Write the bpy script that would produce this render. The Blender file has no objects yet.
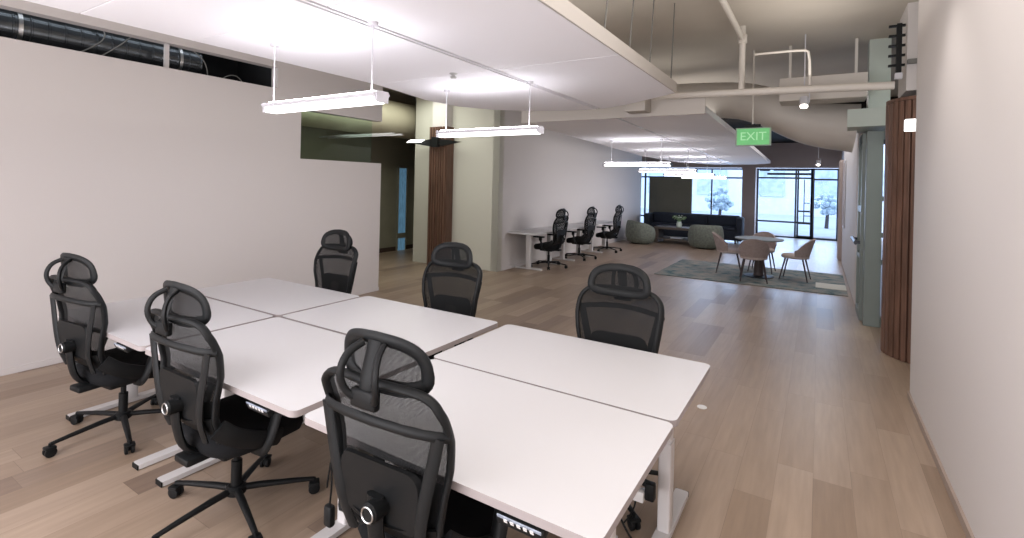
import bpy, bmesh, math, random
from mathutils import Vector, Matrix, Euler
random.seed(7)
PI = math.pi
scn = bpy.context.scene
COL = scn.collection

# ------------------------------------------------------------------ camera
cd = bpy.data.cameras.new('camera'); cam = bpy.data.objects.new('camera', cd); COL.objects.link(cam)
YAW, ROLL, FPX, CYP = 0.555728495, -0.0229505338, 495.138, 183.056
r = Vector((math.cos(YAW), math.sin(YAW), 0)); f = Vector((-math.sin(YAW), math.cos(YAW), 0)); d = Vector((0, 0, -1))
c_, s_ = math.cos(ROLL), math.sin(ROLL)
r2 = r*c_ + d*s_; d2 = -r*s_ + d*c_
M = Matrix((r2, -d2, -f)).transposed().to_4x4(); M.translation = Vector((0, 0, 1.7))
cam.matrix_world = M
cd.sensor_width = 36; cd.sensor_fit = 'HORIZONTAL'; cd.lens = FPX/1024*36
cd.shift_x = 0; cd.shift_y = -(269-CYP)/1024
cd.clip_start = 0.05; cd.clip_end = 200
scn.camera = cam
scn.view_settings.view_transform = 'Standard'; scn.view_settings.look = 'None'
scn.view_settings.gamma = 1; scn.view_settings.use_curve_mapping = False
scn.view_settings.exposure = EXPO = 0.30

# ------------------------------------------------------------------ materials
def mat(name, col, rough=.6, metal=0, bump=0, bscale=40, vary=0, vscale=3, spec=.5, emit=None, estr=0, stretch=None):
    m = bpy.data.materials.new(name); m.use_nodes = True
    nt = m.node_tree; b = nt.nodes['Principled BSDF']
    b.inputs['Base Color'].default_value = (*col, 1); b.inputs['Roughness'].default_value = rough
    b.inputs['Metallic'].default_value = metal; b.inputs['Specular IOR Level'].default_value = spec
    tc = nt.nodes.new('ShaderNodeTexCoord')
    mp = nt.nodes.new('ShaderNodeMapping'); nt.links.new(tc.outputs['Object'], mp.inputs['Vector'])
    if stretch: mp.inputs['Scale'].default_value = stretch
    if vary:
        n = nt.nodes.new('ShaderNodeTexNoise'); n.inputs['Scale'].default_value = vscale; n.inputs['Detail'].default_value = 4
        nt.links.new(mp.outputs['Vector'], n.inputs['Vector'])
        cr = nt.nodes.new('ShaderNodeValToRGB'); nt.links.new(n.outputs['Fac'], cr.inputs['Fac'])
        cr.color_ramp.elements[0].position = .3; cr.color_ramp.elements[1].position = .7
        cr.color_ramp.elements[0].color = (*[x*(1-vary) for x in col], 1)
        cr.color_ramp.elements[1].color = (*[min(1, x*(1+vary)) for x in col], 1)
        nt.links.new(cr.outputs['Color'], b.inputs['Base Color'])
    if bump:
        n = nt.nodes.new('ShaderNodeTexNoise'); n.inputs['Scale'].default_value = bscale
        nt.links.new(mp.outputs['Vector'], n.inputs['Vector'])
        bp = nt.nodes.new('ShaderNodeBump'); bp.inputs['Strength'].default_value = bump; bp.inputs['Distance'].default_value = .01
        nt.links.new(n.outputs['Fac'], bp.inputs['Height']); nt.links.new(bp.outputs['Normal'], b.inputs['Normal'])
    if emit:
        b.inputs['Emission Color'].default_value = (*emit, 1); b.inputs['Emission Strength'].default_value = estr
    return m

def mesh_fabric(name, col, openness=.35, freq=280):
    """woven see-through mesh: a real grid of small holes"""
    m = bpy.data.materials.new(name); m.use_nodes = True; nt = m.node_tree; L = nt.links
    b = nt.nodes['Principled BSDF']; b.inputs['Base Color'].default_value = (*col, 1); b.inputs['Roughness'].default_value = .8; b.inputs['Specular IOR Level'].default_value = .2
    out = nt.nodes['Material Output']
    tc = nt.nodes.new('ShaderNodeTexCoord'); sx = nt.nodes.new('ShaderNodeSeparateXYZ'); L.new(tc.outputs['Object'], sx.inputs[0])
    def mth(op, a, b_=None):
        n = nt.nodes.new('ShaderNodeMath'); n.operation = op
        for i, v in enumerate((a, b_)):
            if v is None: continue
            if isinstance(v, (int, float)): n.inputs[i].default_value = v
            else: L.new(v, n.inputs[i])
        return n.outputs[0]
    th = math.sqrt(openness)
    def cell(ax): return mth('LESS_THAN', mth('FRACT', mth('MULTIPLY', mth('ADD', sx.outputs[ax], 5), freq)), th)
    hole = mth('MULTIPLY', cell(0), cell(2))
    tr = nt.nodes.new('ShaderNodeBsdfTransparent'); mx = nt.nodes.new('ShaderNodeMixShader')
    L.new(hole, mx.inputs[0]); L.new(b.outputs[0], mx.inputs[1]); L.new(tr.outputs[0], mx.inputs[2]); L.new(mx.outputs[0], out.inputs[0])
    return m

def floor_mat():
    m = bpy.data.materials.new('oak_plank'); m.use_nodes = True; nt = m.node_tree; L = nt.links
    b = nt.nodes['Principled BSDF']
    tc = nt.nodes.new('ShaderNodeTexCoord'); sx = nt.nodes.new('ShaderNodeSeparateXYZ'); L.new(tc.outputs['Object'], sx.inputs[0])
    def mth(op, a, b_=None, c=None):
        n = nt.nodes.new('ShaderNodeMath'); n.operation = op
        for i, v in enumerate((a, b_, c)):
            if v is None: continue
            if isinstance(v, (int, float)): n.inputs[i].default_value = v
            else: L.new(v, n.inputs[i])
        return n.outputs[0]
    W, LEN = .19, 1.25
    rx = mth('DIVIDE', sx.outputs[0], W); row = mth('FLOOR', rx)
    wn = nt.nodes.new('ShaderNodeTexWhiteNoise'); wn.noise_dimensions = '1D'; L.new(row, wn.inputs['W'])
    ry = mth('ADD', mth('DIVIDE', sx.outputs[1], LEN), mth('MULTIPLY', wn.outputs['Value'], 7.3))
    colm = mth('FLOOR', ry)
    cv = nt.nodes.new('ShaderNodeCombineXYZ'); L.new(row, cv.inputs[0]); L.new(colm, cv.inputs[1])
    w2 = nt.nodes.new('ShaderNodeTexWhiteNoise'); w2.noise_dimensions = '2D'; L.new(cv.outputs[0], w2.inputs['Vector'])
    cr = nt.nodes.new('ShaderNodeValToRGB'); L.new(w2.outputs['Value'], cr.inputs['Fac'])
    e = cr.color_ramp.elements
    tones = [(0, FLOORC[0]), (.25, FLOORC[1]), (.5, FLOORC[2]), (.75, FLOORC[3]), (1, FLOORC[4])]
    e[0].position = 0; e[0].color = (*tones[0][1], 1); e[1].position = 1; e[1].color = (*tones[4][1], 1)
    for p, c in tones[1:4]:
        q = e.new(p); q.color = (*c, 1)
    mp = nt.nodes.new('ShaderNodeMapping'); mp.inputs['Scale'].default_value = (22, 1.6, 1)
    off = nt.nodes.new('ShaderNodeVectorMath'); off.operation = 'ADD'; L.new(tc.outputs['Object'], off.inputs[0]); 
    sc = nt.nodes.new('ShaderNodeVectorMath'); sc.operation = 'SCALE'; L.new(w2.outputs['Color'], sc.inputs[0]); sc.inputs['Scale'].default_value = 9
    L.new(sc.outputs[0], off.inputs[1]); L.new(off.outputs[0], mp.inputs['Vector'])
    n = nt.nodes.new('ShaderNodeTexNoise'); n.inputs['Scale'].default_value = 1.5; n.inputs['Detail'].default_value = 5; L.new(mp.outputs[0], n.inputs['Vector'])
    g = nt.nodes.new('ShaderNodeMix'); g.data_type = 'RGBA'; g.blend_type = 'MULTIPLY'; g.inputs[0].default_value = 1
    gr = nt.nodes.new('ShaderNodeMapRange'); L.new(n.outputs['Fac'], gr.inputs[0]); gr.inputs[1].default_value = .25; gr.inputs[2].default_value = .75; gr.inputs[3].default_value = .86; gr.inputs[4].default_value = 1.08
    L.new(cr.outputs['Color'], g.inputs[6]); L.new(gr.outputs[0], g.inputs[7])
    # joints
    fx = mth('FRACT', rx); fy = mth('FRACT', ry)
    jx = mth('LESS_THAN', fx, .012); jy = mth('LESS_THAN', fy, .0025)
    j = mth('MAXIMUM', jx, jy)
    g2 = nt.nodes.new('ShaderNodeMix'); g2.data_type = 'RGBA'; L.new(mth('MULTIPLY', j, .45), g2.inputs[0]); L.new(g.outputs[2], g2.inputs[6]); g2.inputs[7].default_value = (.12, .08, .06, 1)
    L.new(g2.outputs[2], b.inputs['Base Color'])
    b.inputs['Roughness'].default_value = .36; b.inputs['Specular IOR Level'].default_value = .38
    bp = nt.nodes.new('ShaderNodeBump'); bp.inputs['Strength'].default_value = .08; bp.inputs['Distance'].default_value = .01; L.new(n.outputs['Fac'], bp.inputs['Height']); L.new(bp.outputs['Normal'], b.inputs['Normal'])
    return m

FLOORC = [(.262, .188, .135), (.345, .258, .193), (.30, .222, .165), (.385, .292, .222), (.20, .142, .108)]
MT = dict(
    wall=mat('wall_paint', (.61, .575, .565), .75, bump=.03, bscale=120),
    wall_cream=mat('wall_paint_cream', (.58, .565, .50), .75, bump=.03, bscale=120),
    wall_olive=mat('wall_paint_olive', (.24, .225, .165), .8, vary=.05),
    ceil=mat('ceiling_concrete_paint', (.50, .455, .40), .85, bump=.1, bscale=12, vary=.05, vscale=1.2),
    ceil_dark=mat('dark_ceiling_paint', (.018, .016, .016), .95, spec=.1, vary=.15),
    cloud=mat('acoustic_board', (.90, .89, .93), .85, bump=.04, bscale=90),
    cloud_edge=mat('board_edge', (.50, .47, .44), .85),
    duct=mat('painted_duct', (.58, .54, .50), .6, vary=.04, vscale=2),
    duct_tan=mat('painted_tan_duct', (.42, .385, .29), .7, vary=.05),
    pipe=mat('painted_pipe', (.66, .62, .57), .5, vary=.03),
    black_duct=mat('dark_spiral_duct', (.10, .11, .12), .22, .8, vary=.2, vscale=8),
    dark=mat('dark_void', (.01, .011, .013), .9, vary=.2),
    desk=mat('white_laminate', (.585, .58, .60), .42, bump=.01, bscale=300),
    desk_edge=mat('desk_edge_band', (.36, .32, .32), .5, vary=.02),
    white_metal=mat('white_powder_coat', (.60, .58, .58), .4, bump=.01, bscale=200),
    black=mat('black_plastic', (.007, .0077, .0085), .5, spec=.22, bump=.03, bscale=300),
    black2=mat('dark_grey_plastic', (.010, .011, .012), .5, spec=.22, bump=.03, bscale=300),
    seat=mat('black_seat_fabric', (.008, .0085, .010), .9, spec=.2, bump=.3, bscale=400),
    metal=mat('brushed_metal', (.6, .6, .6), .3, 1, vary=.05),
    mesh=mesh_fabric('black_mesh_fabric', (.010, .011, .012), .16, 260),
    display=mat('grey_handset_face', (.30, .34, .42), .3, vary=.3, vscale=60),
    fixture=mat('white_fixture_enamel', (.58, .57, .61), .4, vary=.02),
    glowdown=mat('lit_diffuser', (.9, .9, .9), .5, emit=(1, .97, .98), estr=3.0, vary=.01),
    glowup=mat('lit_uplight', (.9, .9, .9), .5, emit=(.97, .95, 1), estr=20.0, vary=.01),
    trim=mat('taupe_base_trim', (.34, .27, .23), .6, vary=.05),
    wood=mat('walnut_slats', (.135, .070, .048), .5, vary=.35, vscale=3, stretch=(14, 14, .8)),
    wood_dark=mat('dark_walnut_gap', (.05, .028, .02), .7, vary=.2),
    frame_dark=mat('dark_window_frame', (.035, .045, .065), .4, vary=.05),
    pillar=mat('taupe_pillar_paint', (.40, .33, .31), .75, vary=.04),
    green=mat('pale_green_frame', (.20, .235, .225), .5, vary=.04),
    green_light=mat('pale_mint_paint', (.46, .51, .465), .5, vary=.04),
    navy=mat('navy_upholstery', (.012, .018, .032), .85, bump=.2, bscale=200),
    sage=mat('sage_boucle', (.16, .18, .155), .95, bump=.5, bscale=60, vary=.25, vscale=22),
    walnut=mat('brown_wood_veneer', (.105, .085, .072), .5, vary=.3, vscale=3, stretch=(1, 14, 14)),
    pink=mat('dusty_pink_upholstery', (.34, .275, .265), .9, bump=.3, bscale=90, vary=.1, vscale=30),
    pinkseat=mat('pale_seat_upholstery', (.50, .42, .40), .9, bump=.3, bscale=90, vary=.1, vscale=30),
    legwood=mat('dark_stained_leg', (.045, .03, .03), .5, vary=.2),
    tabletop=mat('grey_table_laminate', (.20, .215, .215), .6, vary=.05),
    leaf=mat('plant_leaf', (.16, .26, .13), .6, vary=.3, vscale=30),
    flower=mat('white_petal', (.72, .76, .72), .7, vary=.08),
    vase=mat('white_ceramic', (.62, .72, .66), .3, vary=.04),
    exit_green=mat('exit_face_green', (.16, .52, .20), .5, vary=.10, vscale=14, emit=(.12, .50, .16), estr=.35),
    exit_white=mat('exit_letter_white', (.45, .75, .48), .5, vary=.02, emit=(.3, .7, .35), estr=.3),
    exit_case=mat('exit_case_grey', (.30, .38, .30), .4, vary=.05),
    spotlit=mat('lit_spot_lens', (1, .95, .85), .5, emit=(1, .93, .82), estr=14, vary=.01),
    sconcelit=mat('lit_sconce_face', (.9, .9, .9), .5, emit=(1, 1, .97), estr=2.2, vary=.01),
    asphalt=mat('asphalt', (.42, .43, .46), .85, vary=.1),
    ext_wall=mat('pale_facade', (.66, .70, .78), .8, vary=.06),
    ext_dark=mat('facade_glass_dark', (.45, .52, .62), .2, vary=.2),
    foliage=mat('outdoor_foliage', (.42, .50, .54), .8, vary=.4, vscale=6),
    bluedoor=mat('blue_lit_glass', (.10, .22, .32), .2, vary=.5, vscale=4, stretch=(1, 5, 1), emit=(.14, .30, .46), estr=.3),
    grass_grey=mat('grey_cable_sheath', (.16, .16, .15), .6, vary=.1),
    cablewhite=mat('white_plug_plastic', (.75, .74, .74), .4, vary=.02),
)
MT['floor'] = floor_mat()
def rug_mat():
    m = mat('distressed_rug', (.3, .35, .35), .95, bump=.4, bscale=300); nt = m.node_tree; L = nt.links; b = nt.nodes['Principled BSDF']
    tc = nt.nodes.new('ShaderNodeTexCoord')
    n = nt.nodes.new('ShaderNodeTexNoise'); n.inputs['Scale'].default_value = 3.5; n.inputs['Detail'].default_value = 9; n.inputs['Roughness'].default_value = .7; L.new(tc.outputs['Object'], n.inputs['Vector'])
    v = nt.nodes.new('ShaderNodeTexVoronoi'); v.inputs['Scale'].default_value = 5; L.new(tc.outputs['Object'], v.inputs['Vector'])
    a = nt.nodes.new('ShaderNodeMath'); a.operation = 'ADD'; L.new(n.outputs['Fac'], a.inputs[0])
    k = nt.nodes.new('ShaderNodeMath'); k.operation = 'MULTIPLY'; L.new(v.outputs['Distance'], k.inputs[0]); k.inputs[1].default_value = .25; L.new(k.outputs[0], a.inputs[1])
    cr = nt.nodes.new('ShaderNodeValToRGB'); L.new(a.outputs[0], cr.inputs['Fac']); e = cr.color_ramp.elements
    e[0].position = .48; e[0].color = (.07, .13, .15, 1); e[1].position = .78; e[1].color = (.31, .285, .25, 1)
    q = e.new(.60); q.color = (.20, .225, .22, 1)
    L.new(cr.outputs['Color'], b.inputs['Base Color'])
    return m
MT['rug'] = rug_mat()
def glass_mat(name, col, rough=0.0, mixf=.12):
    m = bpy.data.materials.new(name); m.use_nodes = True; nt = m.node_tree; L = nt.links
    nt.nodes.remove(nt.nodes['Principled BSDF']); out = nt.nodes['Material Output']
    t = nt.nodes.new('ShaderNodeBsdfTransparent'); t.inputs[0].default_value = (*col, 1)
    g = nt.nodes.new('ShaderNodeBsdfGlossy'); g.inputs['Roughness'].default_value = rough; g.inputs[0].default_value = (.9, .95, .95, 1)
    lw = nt.nodes.new('ShaderNodeLayerWeight'); lw.inputs['Blend'].default_value = mixf
    mx = nt.nodes.new('ShaderNodeMixShader'); L.new(lw.outputs['Fresnel'], mx.inputs[0]); L.new(t.outputs[0], mx.inputs[1]); L.new(g.outputs[0], mx.inputs[2]); L.new(mx.outputs[0], out.inputs[0])
    return m
MT['glass'] = glass_mat('clear_window_glass', (.90, .95, 1.0), 0, .1)
MT['glass_int'] = glass_mat('interior_green_glass', (.86, .95, .90), .02, .2)

# ------------------------------------------------------------------ mesh helpers
def add_box(bm, c, s, rot=None, bev=0):
    m = Matrix.Translation(c) @ (rot.to_4x4() if rot else Matrix.Identity(4)) @ Matrix.Diagonal((*s, 1))
    g = bmesh.ops.create_cube(bm, size=1, matrix=m)
    if bev:
        es = list({e for v in g['verts'] for e in v.link_edges})
        bmesh.ops.bevel(bm, geom=es, offset=bev, segments=2, affect='EDGES', profile=.5)
def bx(bm, x0, x1, y0, y1, z0, z1, bev=0):
    add_box(bm, ((x0+x1)/2, (y0+y1)/2, (z0+z1)/2), (abs(x1-x0), abs(y1-y0), abs(z1-z0)), None, bev)
def sweep(bm, pts, rx, ry=None, closed=False, seg=10, up=Vector((0, 0, 1)), radii=None):
    """elliptical section along a path; rx lies sideways, ry along the transported normal"""
    ry = ry or rx; pts = [Vector(p) for p in pts]; n = len(pts); rings = []
    t0 = (pts[1]-pts[0]).normalized()
    nrm = up - t0*up.dot(t0)
    if nrm.length < 1e-3: nrm = Vector((0, 1, 0)) - t0*t0.y
    if nrm.length < 1e-3: nrm = Vector((1, 0, 0))
    nrm.normalize()
    for i in range(n):
        if closed: t = pts[(i+1) % n]-pts[i-1]
        else: t = pts[min(i+1, n-1)]-pts[max(i-1, 0)]
        t.normalize()
        nrm = (nrm - t*nrm.dot(t)).normalized(); bn = t.cross(nrm)
        k = radii[i] if radii else 1
        rings.append([bm.verts.new(pts[i] + bn*(rx*k*math.cos(2*PI*j/seg)) + nrm*(ry*k*math.sin(2*PI*j/seg))) for j in range(seg)])
    m = n if closed else n-1
    for i in range(m):
        a, b = rings[i], rings[(i+1) % n]
        off = 0
        if closed and i == n-1:
            off = min(range(seg), key=lambda o: sum((a[j].co-b[(j+o) % seg].co).length for j in range(seg)))
        for j in range(seg):
            bm.faces.new((a[j], a[(j+1) % seg], b[(j+1+off) % seg], b[(j+off) % seg]))
    if not closed:
        bm.faces.new(rings[0][::-1]); bm.faces.new(rings[-1])
def smooth_path(p, it=2, closed=False):
    p = [Vector(q) for q in p]
    for _ in range(it):
        o = [] if closed else [p[0]]
        n = len(p)
        for i in range(n if closed else n-1):
            a, b = p[i], p[(i+1) % n]
            o += [a.lerp(b, .25), a.lerp(b, .75)]
        if not closed: o.append(p[-1])
        p = o
    return p
def lathe(bm, prof, c=(0, 0, 0), seg=24, axis='Z'):
    rings = []
    for rr, z in prof:
        ring = []
        for j in range(seg):
            a = 2*PI*j/seg; x, y = rr*math.cos(a), rr*math.sin(a)
            v = {'Z': (x, y, z), 'X': (z, x, y), 'Y': (x, z, y)}[axis]
            ring.append(bm.verts.new(Vector(v)+Vector(c)))
        rings.append(ring)
    for a, b in zip(rings, rings[1:]):
        for j in range(seg): bm.faces.new((a[j], a[(j+1) % seg], b[(j+1) % seg], b[j]))
    bm.faces.new(rings[0][::-1]); bm.faces.new(rings[-1])
def prism(bm, poly, z0, z1):
    a = [bm.verts.new((x, y, z0)) for x, y in poly]; b = [bm.verts.new((x, y, z1)) for x, y in poly]
    n = len(poly)
    bm.faces.new(a[::-1]); bm.faces.new(b)
    for i in range(n): bm.faces.new((a[i], a[(i+1) % n], b[(i+1) % n], b[i]))
def rrect(w, d, rad, n=5, cx=0, cy=0):
    o = []
    for sx, sy, a0 in ((1, 1, 0), (-1, 1, 90), (-1, -1, 180), (1, -1, 270)):
        for i in range(n+1):
            a = math.radians(a0+90*i/n); o.append((cx+sx*(w/2-rad)+rad*math.cos(a), cy+sy*(d/2-rad)+rad*math.sin(a)))
    return o
def obj(name, bm, m, parent=None, loc=None, smooth=True, autos=35):
    bmesh.ops.recalc_face_normals(bm, faces=bm.faces)
    me = bpy.data.meshes.new(name); 
    if smooth:
        for fc in bm.faces: fc.smooth = True
        lim = math.radians(autos)
        for e in bm.edges:
            if len(e.link_faces) == 2 and e.calc_face_angle(0) > lim: e.smooth = False
    bm.to_mesh(me); bm.free()
    ms = m if isinstance(m, (list, tuple)) else [m]
    for q in ms: me.materials.append(MT[q] if isinstance(q, str) else q)
    o = bpy.data.objects.new(name, me); COL.objects.link(o)
    if parent: o.parent = parent
    if loc: o.location = loc
    return o
def NB(): return bmesh.new()
def thing(name, label, cat, loc=(0, 0, 0), rz=0, group=None):
    o = bpy.data.objects.new(name, None); COL.objects.link(o); o.empty_display_size = .1
    o.location = loc; o.rotation_euler = (0, 0, rz); o['label'] = label; o['category'] = cat
    if group: o['group'] = group
    return o
def tag(o, label, cat, group=None):
    o['label'] = label; o['category'] = cat
    if group: o['group'] = group
    return o
def struct(name, bm, m, parent=None, **k):
    o = obj(name, bm, m, parent, **k)
    if not parent: o['kind'] = 'structure'
    return o
def dup(src, loc, rz, label=None, parent=None):
    c = src.copy(); COL.objects.link(c)
    if parent: c.parent = parent
    else:
        c.location = loc; c.rotation_euler = (0, 0, rz)
        if label: c['label'] = label
    for ch in src.children: dup(ch, None, None, None, c)
    return c
def pathpoly(*a): return a

# ------------------------------------------------------------------ the room shell
b = NB(); bx(b, -14, 6, -4, 21.2, -.12, 0); struct('floor', b, 'floor', smooth=False)
b = NB(); bx(b, -9.2, 3.2, -4, 12.4, 3.6, 3.75); struct('ceiling', b, 'ceil', smooth=False)
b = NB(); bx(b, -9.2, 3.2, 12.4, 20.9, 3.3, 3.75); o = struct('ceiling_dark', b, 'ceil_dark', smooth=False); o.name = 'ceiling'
# left wall with slot opening (z 2.81..3.06, y<3.6) and glazed notch (y 4.02..5.42, z 1.97..2.60)
XL = -5.75; T = .13
b = NB()
bx(b, XL-T, XL, -4, 4.02, 0, 2.81); bx(b, XL-T, XL, 4.02, 5.42, 0, 1.955)
bx(b, XL-T, XL, -4, 3.68, 3.07, 3.6); bx(b, XL-T, XL, 3.68, 4.02, 2.81, 3.6)
bx(b, XL-T, XL, 4.02, 5.42, 2.60, 3.6)
struct('wall_left', b, 'wall', smooth=False)
b = NB(); bx(b, XL-.075, XL-.055, 4.02, 5.27, 1.955, 2.60)
o = struct('window_1', b, 'glass_int', smooth=False)
b = NB(); bx(b, XL, XL+.012, -4, 5.42, 0, .05); struct('baseboard_left', b, 'wall', smooth=False)
# wall facing the room beyond the corridor, and the long wall behind the small desks
b = NB(); bx(b, -7.30, -5.20, 7.90, 8.05, 0, 3.6); bx(b, -7.27, -6.55, 7.80, 7.90, 0, 3.6)
struct('wall_corridor', b, 'wall_cream', smooth=False)
b = NB(); bx(b, -5.35, -5.20, 7.90, 16.8, 0, 3.6); bx(b, -7.0, -5.35, 16.65, 16.8, 0, 3.6); struct('wall_back_left', b, 'wall', smooth=False)
b = NB(); bx(b, -5.2, -5.188, 8.05, 16.8, 0, .06); struct('baseboard_back_left', b, 'wall', smooth=False)
# olive room behind the low wall
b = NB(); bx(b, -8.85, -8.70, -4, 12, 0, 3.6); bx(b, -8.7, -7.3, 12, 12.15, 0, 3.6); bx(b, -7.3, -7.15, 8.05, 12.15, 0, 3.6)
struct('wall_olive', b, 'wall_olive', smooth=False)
b = NB(); bx(b, -8.70, -8.685, -4, 12, 0, .10); struct('baseboard_olive', b, 'wood_dark', smooth=False)
# right wall
b = NB(); bx(b, .665, .80, -4, 5.22, 0, 3.6); struct('wall_right', b, 'wall', smooth=False)
b = NB(); bx(b, .650, .665, -4, 5.22, 0, .055); struct('baseboard_right', b, 'trim', smooth=False)
b = NB(); bx(b, -9.2, 3.2, -4.15, -4, 0, 3.6); struct('wall_rear', b, 'wall', smooth=False)
b = NB(); bx(b, 3.0, 3.15, -4, 20.9, 0, 3.6); bx(b, .8, 3.0, 5.07, 5.22, 0, 3.6); struct('wall_far_right', b, 'wall_cream', smooth=False)
# white wall strip to the right of the lounge, ending in a rounded jamb
b = NB(); bx(b, .47, .66, 8.95, 13.9, 0, 2.72, .03); bx(b, .60, .75, 13.9, 20, 0, 3.3)
struct('wall_lounge_right', b, 'wall', smooth=False)
b = NB(); bx(b, .40, .60, 14.4, 14.7, 0, 2.45, .05); struct('trim_1', b, 'pillar', smooth=False)

# ------------------------------------------------------------------ far facade
YF = 20.0
def facade():
    b = NB()
    bx(b, -7.0, .8, YF-.55, YF-.35, 2.44, 3.3)               # taupe beam over the glazing
    bx(b, -2.36, -1.93, YF-.55, YF+.05, 0, 2.44)              # pillar
    bx(b, .56, .80, YF-.55, YF+.05, 0, 2.44)
    bx(b, -7.0, -6.9, 16.8, YF+.05, 0, 3.3); struct('wall_facade', b, 'pillar', smooth=False)
    w = struct('window_2', frame_bm(-6.9, -2.36, [-6.02, -3.47], [.5, 2.08]), 'frame_dark')
    b = NB(); bx(b, -6.9, -2.36, YF-.005, YF+.005, .03, 2.44); obj('pane', b, 'glass', w, smooth=False)
    w = struct('window_3', frame_bm(-1.93, -.20, [-.70], [.55, 2.10]), 'frame_dark')
    b = NB(); bx(b, -1.93, -.20, YF-.005, YF+.005, .03, 2.44); obj('pane', b, 'glass', w, smooth=False)
    b = NB(); bx(b, -1.6, -.25, YF-.12, YF-.06, 2.20, 2.28); bx(b, -1.85, -1.5, YF-.1, YF-.04, 2.34, 2.42); bx(b, -1.4, -.3, YF-.1, YF-.04, 2.35, 2.43)
    obj('blind_rail', b, 'frame_dark', w, smooth=False)
    # glazed door between the panes
    dr = struct('door_1', frame_bm(-.66, -.20, [], [], base=.10), 'frame_dark')
    b = NB(); bx(b, -.63, -.22, YF-.06, YF-.02, .92, .98); bx(b, -.63, -.22, YF-.06, YF-.02, .50, .56); bx(b, -.46, -.43, YF-.06, YF-.02, .56, 2.05)
    bx(b, -.46, -.22, YF-.06, YF-.02, 1.22, 1.25); bx(b, -.46, -.22, YF-.06, YF-.02, .78, .81)
    obj('glazing_bar', b, 'frame_dark', dr, smooth=False)
    b = NB(); sweep(b, [(-.26, YF-.12, .85), (-.26, YF-.12, 1.25)], .012); bx(b, -.27, -.25, YF-.12, YF-.03, .9, .92); bx(b, -.27, -.25, YF-.12, YF-.03, 1.18, 1.2); obj('door_handle', b, 'metal', dr)
    w = struct('window_4', frame_bm(-.20, .56, [], [2.06], base=.06), 'frame_dark')
    b = NB(); bx(b, -.20, .56, YF-.005, YF+.005, .03, 2.44); obj('pane', b, 'glass', w, smooth=False)
def frame_bm(x0, x1, mull, rails, base=.05):
    b = NB(); k = .028
    for x in (x0+k, x1-k): bx(b, x-k, x+k, YF-.05, YF+.05, 0, 2.44)
    bx(b, x0, x1, YF-.05, YF+.05, 0, base); bx(b, x0, x1, YF-.05, YF+.05, 2.38, 2.44)
    for x in mull: bx(b, x-k, x+k, YF-.045, YF+.045, base, 2.38)
    for z in rails: bx(b, x0, x1, YF-.04, YF+.04, z-.03, z+.03)
    return b
facade()
# olive panel standing in the left part of the glazing
b = NB(); bx(b, -5.72, -4.10, YF-.50, YF-.38, .0, 2.06, .01)
o = obj('notice_wall', b, 'wall_olive', smooth=False); o.name = 'wall_panel_olive'; o['kind'] = 'structure'

# ------------------------------------------------------------------ outside the glazing
b = NB(); bx(b, -30, 25, 21.2, 60, -.15, -.03); struct('ground', b, 'asphalt', smooth=False)
bt = thing('office_building', 'pale building with rows of windows across the street beyond the glass', 'building', (0, 38, 0))
b = NB(); bx(b, -26, 20, 0, 4, -.1, 14); obj('wall', b, 'ext_wall', bt, smooth=False)
for k in range(11):
    for j in range(3):
        b = NB(); x = -22+k*3.6; bx(b, x, x+2.0, -.08, .05, 1.2+j*3.6, 3.0+j*3.6); obj('window', b, 'ext_dark', bt, smooth=False)
def bush(name, label, cx, cy, h, w, grp):
    t = thing(name, label, 'tree', (cx, cy, -.03), 0, None)
    b = NB(); sweep(b, [(0, 0, 0), (.03, .02, h*.35), (-.02, 0, h*.6)], .07, radii=[1.2, 1, .6]); obj('trunk', b, 'legwood', t)
    b = NB()
    for k in range(60):
        a, e, q = random.random()*2*PI, random.random()*PI, random.random()**.5
        p = Vector((w*q*math.sin(e)*math.cos(a), w*q*math.sin(e)*math.sin(a), h*.62+w*.8*q*math.cos(e)))
        bmesh.ops.create_icosphere(b, subdivisions=1, radius=w*.16+random.random()*w*.12, matrix=Matrix.Translation(p))
    obj('crown', b, 'foliage', t)
bush('street_tree', 'grey-green tree seen through the door glazing at the right', .3, 26.5, 1.75, .55, None)
bush('street_tree', 'grey-green tree seen through the glazing left of the pillar', -4.3, 27, 1.9, .7, None)

# ------------------------------------------------------------------ upper-left service slot
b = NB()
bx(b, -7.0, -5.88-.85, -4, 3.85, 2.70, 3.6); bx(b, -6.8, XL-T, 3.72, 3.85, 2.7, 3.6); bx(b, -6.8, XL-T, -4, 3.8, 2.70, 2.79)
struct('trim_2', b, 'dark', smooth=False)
t = thing('spiral_duct', 'black round spiral duct running inside the slot above the left wall', 'duct', (-6.20, -1.5, 2.99))
b = NB(); prof = []
for k in range(37):
    y = k*.12; prof += [(.165, y), (.165, y+.10), (.172, y+.105), (.172, y+.115)]
lathe(b, prof, axis='Y', seg=28); obj('duct_body', b, 'black_duct', t, autos=50)
b = NB(); sweep(b, [(0.18, 0, .16), (.18, 5.2, .16)], .008); obj('conduit', b, 'grass_grey', t)
for y in (.9, 2.9, 4.2):
    b = NB(); lathe(b, [(.18, y), (.18, y+.03)], axis='Y', seg=24); add_box(b, (0, y+.015, .36), (.012, .03, .40)); obj('hanger_strap', b, 'metal', t)
b = NB(); bx(b, XL-.10, XL-.07, 2.46, 2.50, 2.81, 3.07); tag(obj('slot_strut', b, 'white_metal', smooth=False), 'thin white upright strut inside the slot above the left wall', 'strut')
def cable(pts, rr, m, label, name='cable', grp=None):
    b = NB(); sweep(b, smooth_path(pts, 3), rr, seg=6); return tag(obj(name, b, m), label, 'cable', grp)
cable([(-6.0, 1.75, 2.80), (-5.95, 1.95, 2.95), (-5.98, 2.02, 3.08), (-6.05, 1.95, 3.15)], .006, 'grass_grey', 'grey cable curling over the black duct, nearer the camera in the slot')
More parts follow.
